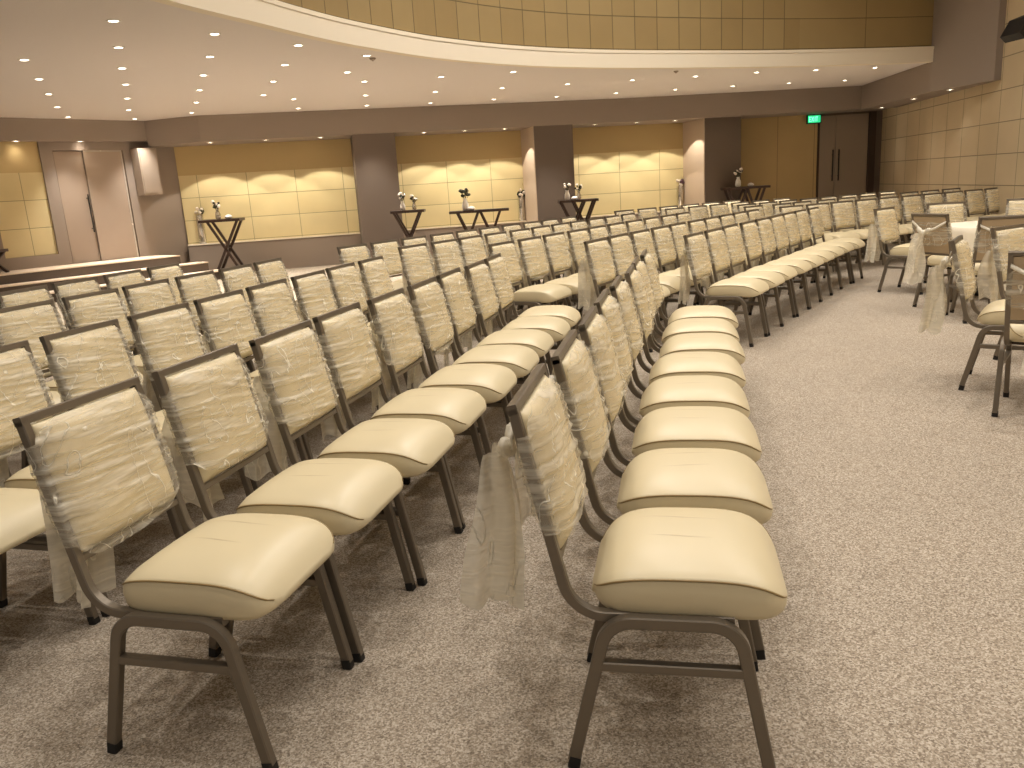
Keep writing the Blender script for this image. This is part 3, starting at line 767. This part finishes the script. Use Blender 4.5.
# top of each chair back, and the direction its row runs
ROWS = {
    'A': [(0.038, 1.959, 1.330), (0.162, 2.463, 1.327), (0.288, 2.966, 1.324), (0.415, 3.468, 1.321), (0.544, 3.971, 1.319), (0.674, 4.473, 1.316), (0.805, 4.974, 1.313), (0.938, 5.475, 1.311)],
    'B': [(-1.161, 2.126, 1.280), (-1.020, 2.600, 1.283), (-0.880, 3.075, 1.287), (-0.743, 3.551, 1.291), (-0.607, 4.027, 1.295), (-0.473, 4.504, 1.299), (-0.341, 4.981, 1.303), (-0.211, 5.459, 1.307), (-0.083, 5.937, 1.311)],
    'C': [(-2.116, 2.501, 1.310), (-1.984, 2.994, 1.310), (-1.853, 3.487, 1.310), (-1.721, 3.981, 1.310), (-1.589, 4.475, 1.309), (-1.456, 4.969, 1.309), (-1.324, 5.463, 1.308), (-1.191, 5.957, 1.308), (-1.058, 6.451, 1.307)],
    'D': [(-2.887, 4.070, 1.264), (-2.732, 4.556, 1.264), (-2.578, 5.042, 1.264), (-2.428, 5.526, 1.279), (-2.286, 6.013, 1.294), (-2.151, 6.502, 1.309), (-2.024, 6.993, 1.325)],
    'E': [(-3.472, 5.138, 1.331), (-3.351, 5.634, 1.331), (-3.230, 6.129, 1.331), (-3.107, 6.640, 1.338), (-2.988, 7.152, 1.345)],
    'M': [(1.625, 7.007, 1.003), (1.900, 7.435, 0.996), (2.179, 7.861, 0.989), (2.460, 8.285, 0.981), (2.745, 8.707, 0.974), (3.032, 9.127, 0.967), (3.323, 9.545, 0.960), (3.616, 9.961, 0.952), (3.913, 10.374, 0.945)],
    'N': [(0.788, 7.032, 1.025), (1.053, 7.465, 1.017), (1.322, 7.895, 1.009), (1.594, 8.324, 1.000), (1.870, 8.750, 0.992), (2.150, 9.174, 0.984), (2.433, 9.596, 0.976), (2.719, 10.016, 0.968), (3.009, 10.433, 0.960), (3.302, 10.847, 0.952)],
    'O': [(-0.014, 7.393, 1.047), (0.246, 7.838, 1.037), (0.510, 8.280, 1.027), (0.779, 8.719, 1.016), (1.052, 9.156, 1.006), (1.330, 9.589, 0.996), (1.612, 10.020, 0.986), (1.898, 10.448, 0.976), (2.189, 10.873, 0.966), (2.484, 11.295, 0.956)],
    'P': [(-0.861, 7.810, 1.039), (-0.603, 8.245, 1.033), (-0.342, 8.679, 1.027), (-0.079, 9.111, 1.020), (0.187, 9.542, 1.014), (0.456, 9.971, 1.008), (0.727, 10.398, 1.002), (1.001, 10.823, 0.995), (1.278, 11.247, 0.989), (1.558, 11.669, 0.983), (1.840, 12.089, 0.977)],
    'Q': [(-1.551, 8.414, 1.013), (-1.279, 8.848, 1.008), (-1.005, 9.280, 1.003), (-0.728, 9.711, 0.998), (-0.450, 10.141, 0.993), (-0.169, 10.569, 0.988), (0.114, 10.996, 0.983), (0.398, 11.421, 0.978), (0.685, 11.845, 0.973), (0.974, 12.268, 0.968)],
    'R1': [(3.980, 11.320, 0.465), (4.419, 11.540, 0.465), (4.858, 11.760, 0.465), (5.297, 11.980, 0.465), (5.736, 12.200, 0.465), (6.174, 12.420, 0.465), (6.613, 12.640, 0.465), (7.052, 12.860, 0.465), (7.491, 13.080, 0.465), (7.930, 13.300, 0.465)],
    'R2': [(3.70, 12.12, 0.643), (4.18, 12.31, 0.616), (4.60, 12.61, 0.589), (5.055, 12.841, 0.562), (5.492, 13.108, 0.535), (5.935, 13.363, 0.508), (6.385, 13.606, 0.481), (6.842, 13.836, 0.455), (7.304, 14.055, 0.428), (7.773, 14.260, 0.401)],
    'R3': [(3.860, 13.000, 0.605), (4.291, 13.293, 0.589), (4.726, 13.579, 0.573), (5.166, 13.857, 0.557), (5.610, 14.129, 0.541), (6.058, 14.394, 0.525), (6.511, 14.651, 0.509), (6.967, 14.901, 0.493)],
    'R4': [(2.765, 13.180, 0.622), (3.194, 13.483, 0.605), (3.629, 13.778, 0.588), (4.069, 14.065, 0.571), (4.513, 14.345, 0.554), (4.963, 14.618, 0.537)],
    'R5': [(2.023, 13.622, 0.628), (2.449, 13.926, 0.610), (2.881, 14.222, 0.591), (3.319, 14.509, 0.573), (3.761, 14.789, 0.554), (4.209, 15.061, 0.536)],
}
NAMES = {'A': ('front', 'near block'), 'B': ('second', 'near block'), 'C': ('third', 'near block'), 'D': ('fourth', 'near block'), 'E': ('back', 'near block'),
 'M': ('front', 'middle block'), 'N': ('second', 'middle block'), 'O': ('third', 'middle block'), 'P': ('fourth', 'middle block'), 'Q': ('back', 'middle block'),
 'R1': ('front', 'far block'), 'R2': ('second', 'far block'), 'R3': ('third', 'far block'), 'R4': ('fourth', 'far block'), 'R5': ('back', 'far block')}
order = 'ABCDEMNOPQ'
for k in list(order)+['R1', 'R2', 'R3', 'R4', 'R5']:
    row, block = NAMES[k]; n = len(ROWS[k])
    for i, (x, y, h) in enumerate(ROWS[k]):
        if k in 'AB': h += .035
        fx, fy = math.sin(h), -math.cos(h)
        rnd = random.Random(i*31+ord(k[0])*7+len(k)); jr = rnd.uniform(-.025, .025); jf = rnd.uniform(-.012, .012)
        if (k, i) in (('A', 0), ('B', 0), ('B', 1)): jr = jf = 0
        ox, oy = x+fx*(.328+jf), y+fy*(.328+jf)
        if k == 'A' and i == 0: lab = 'nearest chair of the front row, seat edge on to the open carpet'
        elif k == 'B' and i == 0: lab = 'nearest chair of the second row, its whole wrapped back and leg frame showing'
        elif k in 'CDE': lab = 'cream wrapped chair, %s from the far end of the %s row in the near block' % (ORD[n-1-i], row)
        elif k in 'AB': lab = 'cream wrapped chair, %s from the near end of the %s row in the near block' % (ORD[i], row)
        elif k[0] == 'R': lab = 'cream wrapped chair, %s from the niche end of the %s row in the far block' % (ORD[i], row)
        else: lab = 'cream wrapped chair, %s from the near end of the %s row in the middle block' % (ORD[i], row)
        place(ox, oy, h-PI, lab, 'wrapped banquet chairs in the %s' % block, small=(k in 'OPQ' or k[0] == 'R'), wide=(k == 'A' or (k == 'N' and i == 0) or (k == 'B' and i < 3)))

# round table and the chairs round it
def face(deg): return math.radians(deg)-PI/2
for x, y, dg, lab in ((4.50, 8.98, -52, 'chair with sash bow at the aisle side of the round white table'), (4.31, 7.76, 17, 'chair turned away, tan back and sash bow, at the near side of the white table'),
  (4.24, 7.10, 80, 'tan backed chair with tied sash, between two others before the white table'), (5.15, 9.25, -95, 'chair facing out across the white table from its far side'),
  (5.87, 9.12, -120, 'chair at the far corner of the white table near the picture edge'), (3.10, 4.90, -35, 'chair with long sash tail and splayed legs standing on the open carpet'),
  (3.74, 5.48, -60, 'chair with wrapped front just behind the long tailed chair'), (2.97, 4.30, 52, 'nearest aisle side chair turned away, sash tail hanging to the carpet')):
    place(x, y, face(dg), lab, 'banquet chairs around the tables', wide=True)
rt = tag(empty('round_table', (5.15, 8.35, 0)), 'round table beneath the white cloth among the aisle side chairs', 'table')
mb = MB(); mb.lathe([(.55, .70), (.57, .705), (.57, .728), (.55, .73)], 40); mb.build('tabletop', M['dark_wood'], rt)
mb = MB(); mb.lathe([(.25, 0), (.25, .02), (.04, .05), (.035, .68), (.15, .70)], 20); mb.build('pedestal', M['black'], rt, autosmooth=.5)
mb = MB(); rows = []
for r, z in ((.001, .7335), (.3, .7335), (.54, .7335), (.575, .731), (.585, .722), (.588, .66), (.592, .55), (.596, .42), (.6, .31)):
    rows.append([(r+(.018*math.sin(11*th)+.01*math.sin(23*th))*max(0, (.72-z)/.4) if False else (r+(.018*math.sin(11*th)+.01*math.sin(23*th))*max(0, (.72-z)/.4))*math.cos(th), (r+(.018*math.sin(11*th)+.01*math.sin(23*th))*max(0, (.72-z)/.4))*math.sin(th), z) for th in [2*PI*k/96 for k in range(96)]])
rows = [[(p[0] if True else 0, p[1], p[2]) for p in r] for r in rows]
mb.grid(rows, wrap=True)
tc = mb.build('tablecloth', M['cloth'], smooth=True); tag(tc, 'white cloth hanging over the round table among aisle side chairs', 'tablecloth'); tc.location = (5.15, 8.35, 0)

# ------------------------------------------------------------------ hall lamps (in the high ceiling) and added fill lamps
LAMPS = [(x, y, e) for x in (-1.4, 1.0, 3.4, 5.8) for y, e in ((-1.4, 120), (1.8, 190), (5.0, 230), (8.0, 250)) if not (x < -1 and y > 6)]
LAMPS += [(.1, 9.6, 250), (1.6, 10.9, 260), (3.2, 11.4, 250), (4.9, 11.7, 150)]  # unseen lamps added along the balcony curve to brighten fascia and far floor
for x, y, e in LAMPS: spot((x, y, ZH-.03), e*.88, 140, .6, (1, .95, .885), .08, 'hall_and_fill_lamp')
w = bpy.data.worlds.new('World'); bpy.context.scene.world = w; w.use_nodes = True
w.node_tree.nodes['Background'].inputs['Color'].default_value = (1, .95, .885, 1); w.node_tree.nodes['Background'].inputs['Strength'].default_value = .22

# ------------------------------------------------------------------ camera
F_PX, PITCH, ROLL, HC = 808.33, .237968, -.062257, 1.39
cam = bpy.data.cameras.new('Camera'); cam.sensor_width = 36; cam.lens = F_PX/1024*36; cam.clip_end = 100
co = bpy.data.objects.new('Camera', cam); COL.objects.link(co)
fwd = Vector((0, math.cos(PITCH), -math.sin(PITCH))); rt_ = Vector((1, 0, 0)); up = rt_.cross(fwd)
r = rt_*math.cos(ROLL)+up*math.sin(ROLL); u = up*math.cos(ROLL)-rt_*math.sin(ROLL)
m = Matrix((r, u, -fwd)).transposed().to_4x4(); m.translation = (0, 0, HC); co.matrix_world = m
sc = bpy.context.scene; sc.camera = co
sc.view_settings.view_transform = 'Standard'; sc.view_settings.look = 'None'; sc.view_settings.gamma = 1; sc.view_settings.exposure = 0.12
sc.view_settings.use_curve_mapping = False
sc.cycles.use_denoising = True
sc.cycles.max_bounces = 6; sc.cycles.diffuse_bounces = 4; sc.cycles.transparent_max_bounces = 12; sc.cycles.sample_clamp_indirect = 4
